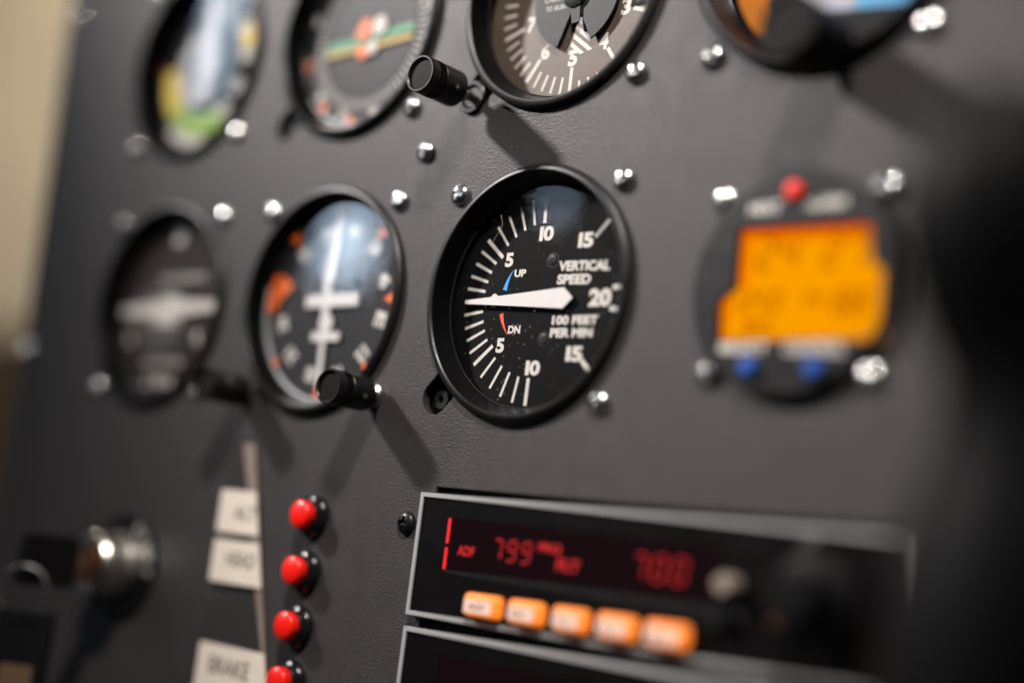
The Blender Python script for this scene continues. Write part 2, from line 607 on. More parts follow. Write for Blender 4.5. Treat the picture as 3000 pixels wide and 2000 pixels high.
SM = screw_mesh('screw', 3.45, 2.3, M['zinc'])
SMB = screw_mesh('black_screw', 3.5, 2.2, M['plastic'])

def screw(x, y, label, group='silver cross head screws on the panel', me=None, name='screw', ang=None, z=0.0):
    o = bpy.data.objects.new(name, me or SM)
    COL.objects.link(o)
    o.location = W(x, y, z)
    o.rotation_euler = (0, random.uniform(0, 1.5) if ang is None else ang, 0)
    tag(o, label, 'screw', group)
    return o

CN = {'UL': (-HV, HV), 'UR': (HV, HV), 'LL': (-HV, -HV), 'LR': (HV, -HV)}
def iscrew(k, cn, label, ang=None):
    screw(INS[k][0] + CN[cn][0], INS[k][1] + CN[cn][1], label, ang=ang)

iscrew('V', 'UL', 'sharp silver screw at the upper left of the vertical speed dial', 0.5)
iscrew('V', 'UR', 'silver screw at the upper right of the vertical speed dial')
iscrew('V', 'LR', 'silver screw at the lower right of the vertical speed dial')
iscrew('A', 'UL', 'blurred silver screw at the upper left of the brown banked dial')
iscrew('A', 'UR', 'silver screw at the upper right of the brown banked dial')
iscrew('A', 'LL', 'blurred silver screw at the lower left of the brown banked dial')
iscrew('A', 'LR', 'silver screw half hidden by the left black knob')
iscrew('H', 'UL', 'silver screw at the upper left of the compass dial with orange pointers')
iscrew('H', 'UR', 'silver screw at the upper right of the compass dial with orange pointers')
iscrew('S', 'UL', 'faint blurred screw cut by the top edge above the yellow arc dial')
iscrew('S', 'LL', 'blurred silver screw at the lower left of the yellow arc dial')
iscrew('S', 'LR', 'blurred silver screw at the lower right of the yellow arc dial')
iscrew('N', 'LR', 'silver screw just below the focused altimeter knob')
iscrew('T', 'LR', 'silver screw with bright glint at the lower right of the altimeter')
iscrew('G', 'LL', 'silver screw at the lower left of the large blue and orange gauge')
iscrew('G', 'LR', 'big blurred half lit screw at the lower right of the blue and orange gauge')
for cn, lb in (('UL', 'blurred silver screw at the upper left of the orange lit display'),
               ('UR', 'blurred half lit screw at the upper right of the orange lit display'),
               ('LL', 'blurred silver screw at the lower left of the orange lit display'),
               ('LR', 'crescent shaped blurred screw at the lower right of the orange lit display')):
    screw(ENG[0] + CN[cn][0] / HV * 23.2, ENG[1] + CN[cn][1] / HV * 23.2, lb)
screw(-268.1, 125.2, 'dull blurred screw near the top left corner of the panel edge')
screw(-266.8, -16.4, 'dull blurred screw alone near the left edge of the panel')
screw(-49.4, 46.7, 'single silver screw between the knob shadows, above the compass dial')
screw(-36.2, -69.5, 'black cross head screw touching the left side of the upper radio', None, SMB, 'black_screw', 0.35)

# ------------------------------------------------------------------ round instruments
def bezel_profile(ro, ri, top=2.5, glass=-3.6):
    return [(ro - 2.62, top - 0.42), (ro - 2.2, top), (ro - 1.5, top), (ro - 0.5, top - 0.6),
            (ro, top - 1.3), (ro, 0.03), (ro - 1.6, 0.03), (ro - 1.6, -5.2), (ro - 1.9, -5.2), (ro - 2.3, top - 0.9)]

def instrument(name, label, cat, c, ro=38.5, ri=33.4, top=2.5, glass=-3.6, dz=-5.5, dialmat='dial', glassmat='glass', bmat='black'):
    t = thing(name, label, cat, (c[0], c[1], 0))
    MB().lathe(bezel_profile(ro, ri, top, glass), 160, caps=False, closed=True).build('bezel', M[bmat], t)
    MB().lathe([(ri + 0.4, glass - 1.6), (ri, glass), (ro - 2.64, top - 0.4), (ro - 2.45, top - 0.75), (ri + 0.7, glass - 1.6)], 160, caps=False, closed=True).build('shroud', M['shroud'], t)
    MB().lathe([(ro - 1.7, -5.3), (ro - 1.7, -40), (0, -40)], 96, caps=False).build('housing', M['black_matt'], t)
    MB().lathe([(ri - 0.28, glass + 0.1), (ri + 0.02, glass + 0.28), (ri + 0.2, glass + 0.1), (ri + 0.1, glass - 0.15)], 160, caps=False, closed=True).build('retaining_ring', M['gloss_ring'], t)
    d = MB().lathe([(0, dz - 0.6), (ro - 2.4, dz - 0.6), (ro - 2.4, dz), (0, dz)], 128, caps=False).build('dial', M[dialmat], t)
    # slightly domed cover glass
    pr_ = [(ri + 0.3, glass + 0.02)]
    for i in range(1, 9):
        r = (ri + 0.3) * (1 - i / 8)
        pr_.append((r, glass + 0.02 + 0.35 * (1 - (r / ri) ** 2)))
    MB().lathe(pr_, 128, caps=False).build('glass', M[glassmat], t)
    return t, d

def pol(c, r, a):
    return (c[0] + r * math.cos(math.radians(a)), c[1] + r * math.sin(math.radians(a)))

def clamp(t, dz=0):
    """black mounting lug seen in the slot at the lower left, with its sleeve screw"""
    d = HV
    lug = MB()
    lug.prism([(-d - 6.5, -d - 0.2), (-d - 4.2, -d - 4.8), (-d - 0.2, -d - 6.5), (-d + 12, -d + 2), (-d + 2, -d + 12)], -9.0, -4.4)
    lug.build('mounting_lug', M['plastic'], t)
    MB().lathe([(3.3, -4.4), (3.3, -3.0), (2.9, -2.6), (1.15, -2.6), (1.0, -3.4), (0.95, -4.38)], 40, (-d, -d), caps=False).build('sleeve_nut', M['black'], t)

def knob(t, x, y, z0, z1, r=5.6, name='knob', knurl=True, hole=True, km='plastic'):
    """turned black knob with a hollow front, a knurled band and a set screw hole; its axle reaches into the panel"""
    L = z1 - z0
    prof = [(0, z0), (r * 0.86, z0), (r * 0.97, z0 + 0.5), (r, z0 + 1.2), (r, z0 + L * 0.58)]
    k = MB().lathe(prof + [(r * 0.955, z0 + L * 0.6), (r * 0.955, z0 + L * 0.78), (r, z0 + L * 0.80), (r, z1 - 0.5), (r * 0.965, z1), (r * 0.89, z1),
                           (r * 0.84, z1 - 0.3), (r * 0.82, z1 - 1.1), (0, z1 - 1.1)], 72, (x, y)).build(name, M[km], t)
    MB().lathe([(r * 0.81, z1 - 1.09), (r * 0.81, z1 - 0.85), (0, z1 - 0.8)], 48, (x, y)).build('front_disc', M['knob_face'], k)
    if knurl:
        b = MB()
        for i in range(56):
            a = 2 * PI * i / 56
            ca, sa = math.cos(a), math.sin(a)
            rr, w = r * 0.95, 0.19
            e = r * 1.005
            vs = [(x + rr * ca - w * sa, y + rr * sa + w * ca), (x + rr * ca + w * sa, y + rr * sa - w * ca), (x + e * ca, y + e * sa)]
            b.prism(vs, z0 + L * 0.605, z0 + L * 0.775)
        b.build('knurled_band', M['plastic'], k, smooth=0)
    if hole:
        # set screw hole on the side: a raised-lip bore with a steel screw inside
        a = math.radians(-12)
        zc = z0 + L * 0.30
        def along(q, rad, n=24):
            ring = []
            ex = Vector((math.cos(a), math.sin(a), 0)); et = Vector((-math.sin(a), math.cos(a), 0)); ez = Vector((0, 0, 1))
            for i in range(n):
                an = 2 * PI * i / n
                ring.append(Vector((x, y, zc)) + ex * q + et * rad * math.cos(an) + ez * rad * math.sin(an))
            return ring
        def rings(seq, n=24):
            mb = MB()
            vs, fs = [], []
            for q, rad in seq:
                vs += along(q, rad, n)
            for j in range(len(seq) - 1):
                for i in range(n):
                    i2 = (i + 1) % n
                    fs.append((j * n + i, j * n + i2, (j + 1) * n + i2, (j + 1) * n + i))
            fs.append(tuple((len(seq) - 1) * n + i for i in range(n)))
            return mb.add(vs, fs)
        rings([(r * 0.98, 1.22), (r + 0.06, 1.15), (r + 0.05, 1.0), (r + 0.02, 0.98)]).build('set_screw_bore', M['hole'], k)
        rings([(r - 0.2, 0.6), (r + 0.045, 0.6), (r + 0.05, 0.5), (r + 0.03, 0.34)]).build('set_screw', M['brass'], k)
    MB().lathe([(1.55, -6), (1.55, z0 + 1.0)], 24, (x, y)).build('axle', M['brass'], k)
    return k

# --- vertical speed indicator (in focus)
t, d = instrument('vertical_speed_indicator', 'sharp black round gauge lettered VERTICAL SPEED with a white pointer at zero', 'gauge', INS['V'], glassmat='glass_dusty')
cV = (0.3, -0.9)
zt = -5.46
tk = MB()
OA = [172.0, 164.2, 156.2, 148.2, 140.5, 130.6, 121.0, 111.6, 102.4, 93.0]
OD = [188.2, 196.6, 204.4, 212.6, 220.7, 230.5, 240.4, 250.1, 259.8, 269.4]
for lst in (OA, OD):
    for i, a in enumerate(lst):
        big = i in (4, 9)
        r0 = 20.9 if i == 4 else (23.2 if i == 9 else 21.8 + 0.28 * max(0, i - 3))
        r1 = 29.3 + 0.28 * max(0, i - 2)
        tk.bar(*pol(cV, r0, a), *pol(cV, r1, a), 1.15 if big else 0.85, zt, zt + 0.03)
tk.bar(*pol(cV, 21.8, 180), *pol(cV, 29.3, 180), 1.1, zt, zt + 0.03)
tk.bar(19.0, 17.1, 23.6, 21.9, 1.25, zt, zt + 0.03)
tk.bar(19.0, -18.6, 23.5, -22.9, 1.25, zt, zt + 0.03)
tk.bar(27.4, 2.1, 32.0, 2.5, 1.35, zt, zt + 0.03)
tk.bar(27.2, -3.9, 32.0, -4.3, 1.35, zt, zt + 0.03)
tk.build('tick_marks', M['white'], d)
tx = MB()
for body, box, b, rot in (('I0', (-2.3, 3.1, 16.8, 21.3), 0.045, 0), ('I5', (12.9, 18.4, 14.1, 18.6), 0.045, 0), ('5', (-14.7, -11.5, 9.4, 13.8), 0.045, 0),
                          ('UP', (-10.4, -5.8, 6.2, 8.5), 0.045, 0), ('VERTICAL', (6.6, 25.5, 7.3, 10.3), 0.045, -1), ('SPEED', (6.6, 19.1, 3.4, 6.4), 0.045, -1),
                          ('20', (19.2, 27.2, -3.3, 1.9), 0.05, 0), ('100 FEET', (6.5, 23.4, -8.4, -5.7), 0.045, 0), ('PER MIN', (6.3, 21.9, -12.1, -9.4), 0.045, 0),
                          ('DN', (-10.2, -5.4, -10.9, -8.5), 0.045, 0), ('5', (-14.2, -11.0, -16.7, -12.2), 0.045, 0), ('I5', (13.2, 19.2, -19.1, -14.7), 0.045, 0),
                          ('I0', (-1.5, 4.0, -23.3, -18.9), 0.045, 0), ('0', (-18.8, -15.8, -3.0, 1.4), 0.03, 0)):
    text_geo(tx, body, box, zt + 0.02, b, rot)
tx.build('lettering', M['white'], d, smooth=0)
MB().arc((0.2, -0.6), 14.25, 14.3, 140.5, 168, zt, zt + 0.03, 24, 13.1, 14.75).build('up_arc', M['blue'], d)
MB().arc((0.2, -0.6), 14.9, 14.95, 226, 197, zt, zt + 0.03, 24, 13.7, 15.2).build('down_arc', M['red_mark'], d)
for (x, y) in ((4.0, 10.9), (4.1, -12.5)):
    s_ = MB()
    s_.arc((x, y), 1.95, 2.25, 0, 360, -5.49, -5.42, 32)
    s_.lathe([(1.6, -5.5), (1.6, -5.2), (1.2, -5.05), (0, -5.02)], 28, (x, y))
    so = s_.build('dial_screw', M['dial_grey'], d)
    s2 = MB()
    for an in (0.6, 0.6 + PI / 2):
        s2.bar(x - 0.95 * math.cos(an), y - 0.95 * math.sin(an), x + 0.95 * math.cos(an), y + 0.95 * math.sin(an), 0.32, -5.1, -5.0)
    s2.build('screw_slot', M['hole'], so)
nd = MB().prism([(-28.0, -0.75), (-28.0, -1.85), (11.0, -3.9), (14.2, -0.8), (10.5, 2.3)], -4.35, -4.1).build('needle', M['needle'], t, bevel=0.06)
MB().lathe([(2.4, -5.5), (2.4, -4.36)], 32, (3.0, -0.6)).build('hub', M['dial_grey'], nd)
clamp(t)
# a curled fibre on the glass
MBf = MB().tube([(-16.8, 25.2, -3.3), (-16.2, 23.6, -3.3), (-15.7, 22.2, -3.25), (-16.2, 20.6, -3.25), (-17.6, 18.9, -3.3), (-18.6, 17.2, -3.3)], 0.045, 6)
tag(MBf.build('lint_fibre', M['fibre']), 'tiny curled fibre lying on the vertical speed glass', 'fibre')

# --- altimeter
t, d = instrument('altimeter', 'altimeter with dial coloured taupe for lamp sheen, numbered 3 to 7, cut by the top edge', 'gauge', INS['T'], dz=-8.4, glass=-3.8, dialmat='dial_sheen', glassmat='glass_dusty', bmat='bezel_grey')
cT = (-0.25, -0.75)
zt = -8.36
tk, tx = MB(), MB()
for n in range(10):
    a0 = -90 - 36 * (n - 5) + 0.4
    tk.bar(*pol(cT, 22.2, a0), *pol(cT, 30.4, a0), 1.25, zt, zt + 0.03)
    for k in range(1, 5):
        a = a0 - 7.2 * k
        inner = 25.2 if a0 < -85 or n > 4 else 27.0
        tk.bar(*pol(cT, inner, a), *pol(cT, 30.4, a), 0.85, zt, zt + 0.03)
    p = pol(cT, 19.3, a0)
    text_geo(tx, str(n), (p[0] - 1.75, p[0] + 1.75, p[1] - 2.6, p[1] + 2.6), zt + 0.02, 0.055, -2)
tk.build('tick_marks', M['white'], d)
tx.build('lettering', M['white'], d, smooth=0)
# striped low-altitude flag under the notch of the centre disc
def clip_poly(P, Q):
    """P clipped to the convex counter-clockwise polygon Q"""
    for i in range(len(Q)):
        a, b = Q[i], Q[(i + 1) % len(Q)]
        side = lambda p: (b[0] - a[0]) * (p[1] - a[1]) - (b[1] - a[1]) * (p[0] - a[0])
        out = []
        for k in range(len(P)):
            p, q = P[k], P[(k + 1) % len(P)]
            sp_, sq = side(p), side(q)
            if sp_ >= 0:
                out.append(p)
            if (sp_ >= 0) != (sq >= 0):
                f_ = sp_ / (sp_ - sq)
                out.append((p[0] + (q[0] - p[0]) * f_, p[1] + (q[1] - p[1]) * f_))
        P = out
        if not P:
            break
    return P
wedge = [(0.6, -6.0), (-2.2, -18.6), (2.5, -19.2), (6.9, -18.2), (2.8, -6.0)]
hw = MB()
for i in range(8):
    o_ = -7.0 + i * 2.45
    ax, ay = 1.0 + o_ * 0.6, -12.5 + o_ * 0.8
    dx, dy = 0.80, -0.60
    strip = [(ax - dx * 20, ay - dy * 20), (ax - dx * 20 + 0.78, ay - dy * 20 + 1.04), (ax + dx * 20 + 0.78, ay + dy * 20 + 1.04), (ax + dx * 20, ay + dy * 20)]
    P_ = clip_poly(list(reversed(strip)), wedge)
    if len(P_) > 2:
        hw.prism(P_, zt, zt + 0.05)
hw.build('flag_stripes', M['white'], d)
# centre disc with wedge notch, raised over the dial
pts = []
for i in range(0, 97):
    a = -63 + (360 - 46) * i / 96
    pts.append(pol(cT, 16.4, a))
pts += [pol(cT, 5.0, -104), pol(cT, 5.0, -70)]
MB().prism(pts, -7.2, -6.6).build('center_disc', M['dial_grey'], t, bevel=0.08)
hd = MB()
hd.lathe([(4.2, -6.55), (4.2, -5.6), (3.6, -5.2), (0, -5.1)], 40, cT)
hd.bar(cT[0], cT[1], cT[0] + 1.5, cT[1] - 9.0, 4.2, -6.3, -5.9, 3.0)
hd.build('pointer_hub', M['dial_grey'], t)
ln = MB()
ln.prism([(-1.2, 0), (1.2, 0), (2.2, 22), (0.4, 28), (-1.6, 22)], -5.9, -5.6)
ln.build('long_pointer', M['needle'], t)
st = MB().prism([(-1.4, 0.5), (0.6, -1.2), (-8.5, -6.0), (-12.0, 12.0), (-13.5, 11.5), (-14.2, -3.0), (-11.0, -8.3)][0:3] + [(-13.2, 12.5)], -5.55, -5.3)
txx = MB()
text_geo(txx, 'CALIBRATED', (-12.6, 0.2, -1.4, 0.3), -6.55, 0.01)
text_geo(txx, 'TO 20,000FT', (-11.8, -1.6, -4.6, -2.9), -6.55, 0.01)
txx.build('disc_lettering', M['white'], t, smooth=0)
MB().box(20.0, 29.0, -7.0, -1.5, zt, zt + 0.15).build('pressure_window', M['hole'], d)
k_ = MB(); text_geo(k_, '29.9', (21.5, 27.5, -6.0, -3.2), zt + 0.18, 0.01)
k_.build('pressure_digits', M['dial_grey'], d, smooth=0)
clamp(t)
knob(t, -HV, -HV, 8.2, 24.0, 5.7)
MB().lathe([(5.3, -2.6), (5.3, 1.0), (4.9, 1.4), (4.0, 1.4), (3.8, 0.8), (3.8, -2.4)], 48, (-HV, -HV), caps=False).build('knob_collar', M['plastic'], t)
MB().lathe([(3.7, -2.5), (3.7, 0.2), (3.2, 0.6), (1.6, 0.6)], 40, (-HV, -HV), caps=False).build('knob_bushing', M['black'], t)

# --- airspeed indicator
t, d = instrument('airspeed_indicator', 'blurred airspeed dial with yellow and green arcs and a broad pale streak', 'gauge', INS['S'], dz=-5.5)
zt = -5.46
c0 = (0, 0)
MB().arc(c0, 19.0, 27.5, 178, 223, zt, zt + 0.03).build('yellow_arc', M['yellow_mark'], d)
MB().arc(c0, 19.0, 27.5, 223.3, 300, zt, zt + 0.03).build('green_arc', M['green_mark'], d)
MB().arc(c0, 27.6, 32.0, 231, 275, zt, zt + 0.03).build('white_arc', M['white'], d)
MB().arc(c0, 20.0, 26.5, 12, 40, zt, zt + 0.03).build('upper_arc', M['yellow_mark'], d)
MB().arc(c0, 28.0, 31.0, 176, 180, zt, zt + 0.03).build('red_line', M['red_mark'], d)
tx = MB()
for n_, a in (('40', 75), ('60', 35), ('80', 5), ('100', -27), ('120', -55), ('140', 232), ('160', 200), ('180', 165), ('200', 135)):
    p = pol(c0, 22.5 if -60 < a < 80 else 15.0, a)
    text_geo(tx, n_, (p[0] - 3.8, p[0] + 3.8, p[1] - 2.8, p[1] + 2.8), zt + 0.05, 0.05)
tx.build('lettering', M['white'], d, smooth=0)
tk = MB()
for i in range(60):
    a = 130 + i * 5.2
    tk.bar(*pol(c0, 14.5 if 120 < a < 230 else 28.5, a), *pol(c0, 18.5 if 120 < a < 230 else 31.5, a), 0.7, zt + 0.05, zt + 0.08)
tk.build('tick_marks', M['white'], d)
nd = MB().prism([(-3.4, 30), (1.2, 30.5), (5.0, 0), (3.2, -14), (-3.6, -14), (-3.8, 0)], -4.3, -4.0).build('needle', M['needle'], t)
MB().lathe([(4.0, -5.4), (4.0, -3.9), (0, -3.8)], 32, caps=False).build('hub', M['needle'], nd)

# --- navigation indicator with green and yellow bars
t, d = instrument('navigation_indicator', 'blurred compass card gauge with a green and yellow bar and orange wing symbol', 'gauge', INS['N'], dz=-5.0, dialmat='dial_grey')
zt = -4.96
MB().arc((0, 0), 21.4, 23.2, 0, 360, zt, zt + 0.25, 72).build('card_rim', M['dial_grey'], d)
tk = MB()
for i in range(72):
    tk.bar(*pol(c0, 23.4, i * 5), *pol(c0, 26.6 if i % 2 else 27.6, i * 5), 0.5, zt, zt + 0.03)
tk.build('tick_marks', M['white'], d)
tx = MB()
for i, n_ in enumerate(('N', '3', '6', 'E', '12', '15', 'S', '21', '24', 'W', '30', '33')):
    a = 90 - i * 30 + 14
    p = pol(c0, 29.6, a)
    text_geo(tx, n_, (p[0] - 2.0, p[0] + 2.0, p[1] - 1.8, p[1] + 1.8), zt + 0.02, 0.05, a - 90)
tx.build('lettering', M['white'], d, smooth=0)
for a in (195, 232, 262, 310, 10):
    MB().prism([pol(c0, 28.5, a), pol(c0, 32.0, a - 4), pol(c0, 32.0, a + 4)], zt + 0.04, zt + 0.07).build('orange_index', M['orange_mark'], d)
MB().bar(-20.5, -3.4, 22.0, -0.6, 2.9, -4.75, -4.5).build('green_bar', M['green_bar'], t)
MB().bar(-20.5, -6.0, 22.0, -4.2, 2.0, -4.45, -4.2).build('yellow_bar', M['yellow_bar'], t)
om = MB()
om.prism([(-6.5, -0.5), (-3.0, 5.0), (0.6, 4.8), (0.8, -1.5), (-2.0, -2.2)], -4.1, -3.95)
om.prism([(-5.0, -5.2), (-1.0, -4.6), (1.0, -8.4), (-3.0, -9.4)], -4.1, -3.95)
om.build('orange_wings', M['orange_mark'], t)
wm = MB()
wm.lathe([(3.6, -4.15), (3.4, -3.9), (0, -3.85)], 32, (5.2, 1.6))
wm.lathe([(2.6, -4.15), (2.4, -3.9), (0, -3.85)], 32, (2.8, -5.9))
wm.build('white_marker', M['white'], t)
clamp(t)
MB().arc((0, 0), 32.2, 33.3, 185, 290, -4.9, -3.75, 60).build('inner_ring', M['steel'], t)

# --- turn coordinator
t, d = instrument('turn_coordinator', 'blurred black gauge with brown dial and white wing silhouette left of the compass dial', 'gauge', INS['A'], dz=-4.6, glass=-3.4, dialmat='dial_brown')
zt = -4.55
wg = MB()
wg.prism([(-30, 0.2), (-29, -3.0), (-9, -3.6), (-5, -6.8), (4, -6.8), (9, -3.2), (29, -1.6), (30, 1.8), (8, 2.6), (3, 4.6), (-2, 4.6), (-6, 2.2)], zt + 0.3, zt + 0.7)
wg.build('wing_silhouette', M['white'], d)
MB().box(-10, 21, 8.6, 13.6, zt, zt + 0.05).build('upper_plate', M['dial_grey'], d)
MB().prism([(-3, 24), (2.5, 24), (3.0, 30.5), (-2.6, 31)], zt, zt + 0.05).build('top_index', M['white'], d)
tx = MB()
text_geo(tx, 'TURN COORDINATOR', (-8, 19.5, 9.5, 12.4), zt + 0.08, 0.02)
text_geo(tx, '2 MIN', (-9, 8, -30, -25.5), zt + 0.08, 0.03)
text_geo(tx, 'NO PITCH', (-11, 12, -22, -19), zt + 0.08, 0.02)
text_geo(tx, 'L', (-24, -20, -14, -9), zt + 0.08, 0.04)
text_geo(tx, 'R', (18, 22, -14, -9), zt + 0.08, 0.04)
tx.build('lettering', M['white'], d, smooth=0)
MB().box(-14, 15, -16.5, -11.5, zt, zt + 0.12).build('slip_tube', M['dial_grey'], d)
MB().lathe([(2.2, zt + 0.14), (2.1, zt + 0.5), (0, zt + 0.8)], 24, (1.0, -14.0)).build('slip_ball', M['black'], d)

# --- heading indicator with two knobs
t, d = instrument('heading_indicator', 'blurred compass dial with white aeroplane symbol and orange pointers, two black knobs', 'gauge', INS['H'], dz=-5.0, dialmat='dial_grey')
zt = -4.96
wp = MB()
wp.bar(0.2, 34.5 - 4, -1.0, 21, 2.4, -4.2, -3.9, 2.8)
wp.bar(-1.0, 21, -2.4, 7.5, 2.8, -4.2, -3.9, 5.6)
wp.bar(-2.4, 7.5, -1.6, -9, 3.4, -4.2, -3.9, 3.4)
wp.bar(-12.2, 0.4, 13.4, 0.8, 4.2, -4.18, -3.88)
wp.lathe([(3.2, -4.2), (3.2, -3.9), (0, -3.86)], 28, (-0.8, -7.2))
wp.bar(-6.8, -11.6, 6.6, -11.6, 3.0, -4.19, -3.89)
wp.bar(-1.2, -13, -0.2, -30.5, 2.2, -4.2, -3.9, 2.2)
wp.build('aeroplane_symbol', M['needle'], t)
ob = MB()
ob.prism([(-32.3, 2.8), (-31.0, 9.5), (-25.6, 10.0), (-21.2, 5.6), (-26.0, 1.6), (-28.2, -3.0), (-32.3, -2.6)], -4.6, -4.2)
ob.build('heading_bug', M['orange_mark'], t)
om = MB()
for (x, y, r) in ((-21.5, 22.5, 2.6), (20.5, 21.8, 2.2), (28.4, 0.6, 2.0), (21.2, -21.6, 2.0), (0.2, 31.0, 2.6), (-23.5, -20.5, 1.8), (0.6, -29.5, 2.6)):
    a = math.degrees(math.atan2(y, x))
    n_ = math.hypot(x, y)
    MB().prism([pol(c0, n_ - r * 1.2, a), pol(c0, n_ + r, a - r / n_ * 57), pol(c0, n_ + r, a + r / n_ * 57)], -3.86, -3.80).build('orange_index', M['orange_mark'], t)
tx = MB()
for i, n_ in enumerate(('N', '3', '6', 'E', '12', '15', 'S', '21', '24', 'W', '30', '33')):
    a = 90 - i * 30 - 14
    p = pol(c0, 25.0, a)
    text_geo(tx, n_, (p[0] - 2.6, p[0] + 2.6, p[1] - 2.4, p[1] + 2.4), zt + 0.05, 0.05, a - 90)
tx.build('lettering', M['white'], d, smooth=0)
tk = MB()
for i in range(72):
    tk.bar(*pol(c0, 29.0, i * 5), *pol(c0, 31.8, i * 5), 0.5, zt, zt + 0.03)
tk.build('tick_marks', M['dial_grey'], d)
MB().arc((0, 0), 32.3, 33.3, 170, 290, -4.9, -3.75, 60).build('inner_ring', M['bright_ring'], t)
knob(t, HV, -HV, 3.6, 19.4, 5.5)
knob(t, -HV, -HV, 2.5, 18.5, 5.5, knurl=False, hole=False)
MB().lathe([(4.4, 0.03), (4.4, 1.6), (3.8, 2.2), (1.7, 2.2)], 32, (HV, -HV), caps=False).build('knob_bushing', M['steel'], t)

# --- artificial horizon at the top right
t, d = instrument('artificial_horizon', 'large black gauge cut by the top edge with orange and blue display and black knob', 'gauge', INS['G'], ro=39.2, ri=34.2, top=3.6, glass=-3.6, dz=-8.0)
zt = -7.9
MB().prism([pol(c0, 33, a) for a in range(150, 241, 6)] + [(-13, -17), (-13, 10)], zt, zt + 0.05).build('ground_sector', M['ground_orange'], d)
MB().prism([(-14, -12), (0.5, -22.3), (6, -22.6), (6, 14), (-14, 14)], zt, zt + 0.06).build('cloud_sector', M['sky_white'], d)
MB().prism([(6.2, -22.7), (24.5, -24.0), (31, -10), (31, 14), (6.2, 14)], zt, zt + 0.05).build('sky_sector', M['sky_blue'], d)
MB().prism([pol(c0, 34.5, a) for a in range(228, 329, 5)] + [(26, -22.8), (0, -21.5), (-16, -11.5), (-19, -16), (-17, -24)], -7.6, -4.6).build('lower_mask', M['black_matt'], t)
knob(t, 6.5, -35.5, 5.0, 24.0, 8.0, knurl=False, hole=False, km='black_matt')

# --- engine display with orange screen
t = thing('engine_display', 'round black display with glowing orange screen, one red and two blue buttons', 'display', (ENG[0], ENG[1], 0))
MB().lathe([(0, -30), (27.4, -30), (27.4, 0.03), (28.9, 0.03), (28.9, 2.6), (28.3, 3.18), (27.6, 3.18), (27.6, 0.5), (0, 0.5)], 128, caps=False).build('case', M['black'], t)
seen = [(-18.5, 15.3), (19.0, 14.9), (20.3, 5.1), (23.6, 2.8), (24.0, -13.1), (23.0, -13.8), (-20.7, -14.0), (-21.7, -13.0), (-22.7, -3.7), (-18.0, -0.3)]
outl = [(x + 2.0, y - 0.75) for x, y in seen]
fp = plate('front', hole_circle((0, 0), 27.65), [list(outl)], 0.9, 3.2, M['black'])
fp.parent = t
fp.location = (0, 0, 0)
outl = [(x * 1.07 + 0.6, y * 1.06) for x, y in seen]
sc = MB().prism(outl, 0.52, 0.8).build('screen', M['lcd'], t)
eg = MB()  # glowing bars imitate the backlight fading towards the screen's edges
eg.bar(-17.2, -1.0, -17.2, 15.4, 2.6, 0.81, 0.84)
eg.bar(-21.8, -14.5, -21.4, -2.6, 2.6, 0.81, 0.84)
eg.bar(-18.4, 14.4, 20.5, 14.0, 2.0, 0.81, 0.835)
eg.build('backlight_fade', M['lcd_edge'], sc)
eg = MB()
eg.bar(-14.6, -1.0, -14.6, 14.4, 2.8, 0.805, 0.825)
eg.bar(-19.2, -14.5, -18.8, -2.6, 2.8, 0.805, 0.825)
eg.bar(-16.4, 12.3, 20.5, 11.9, 2.4, 0.805, 0.822)
eg.build('inner_backlight_fade', M['lcd_mid'], sc)
sg = MB()
seven(sg, '24', -11, 4.0, 4.0, 7.6, 2.6, 1.2, 0.86)
seven(sg, '27', 8.0, 4.0, 4.0, 7.6, 2.6, 1.2, 0.86)
seven(sg, '1250', -18, -6.6, 2.4, 4.6, 1.7, 0.9, 0.86)
seven(sg, '88', 12.0, -8.0, 3.2, 6.0, 2.0, 1.2, 0.86)
seven(sg, '360', -14, -12.6, 1.8, 3.4, 1.4, 0.8, 0.86)
seven(sg, '14', 1.5, -6.6, 2.4, 4.6, 1.7, 0.9, 0.86)
sg.build('screen_digits', M['lcd_ink'], sc)
tx = MB()
for body, box in (('NEXT', (-13.6, -4.4, 18.0, 20.8)), ('ALARM', (2.6, 14.2, 18.2, 21.0)), ('SELECT', (-18.6, -4.4, -18.0, -15.4)), ('CONTROL', (0.6, 17.2, -18.2, -15.4))):
    tx = MB(); text_geo(tx, body, box, 3.23, 0.04)
    tx.build('caption', M['white'], t, smooth=0)
def capbtn(x, y, r, z, mt, name):
    MB().lathe([(r, 3.2), (r, z - 0.5), (r * 0.8, z), (0, z + 0.15)], 32, (x, y)).build(name, mt, t)
capbtn(-0.2, 23.0, 2.4, 5.6, M['red_small'], 'red_button')
capbtn(-9.0, -21.7, 2.3, 5.0, M['blue_cap'], 'blue_button')
capbtn(9.6, -21.9, 2.3, 5.0, M['blue_cap'], 'blue_button')

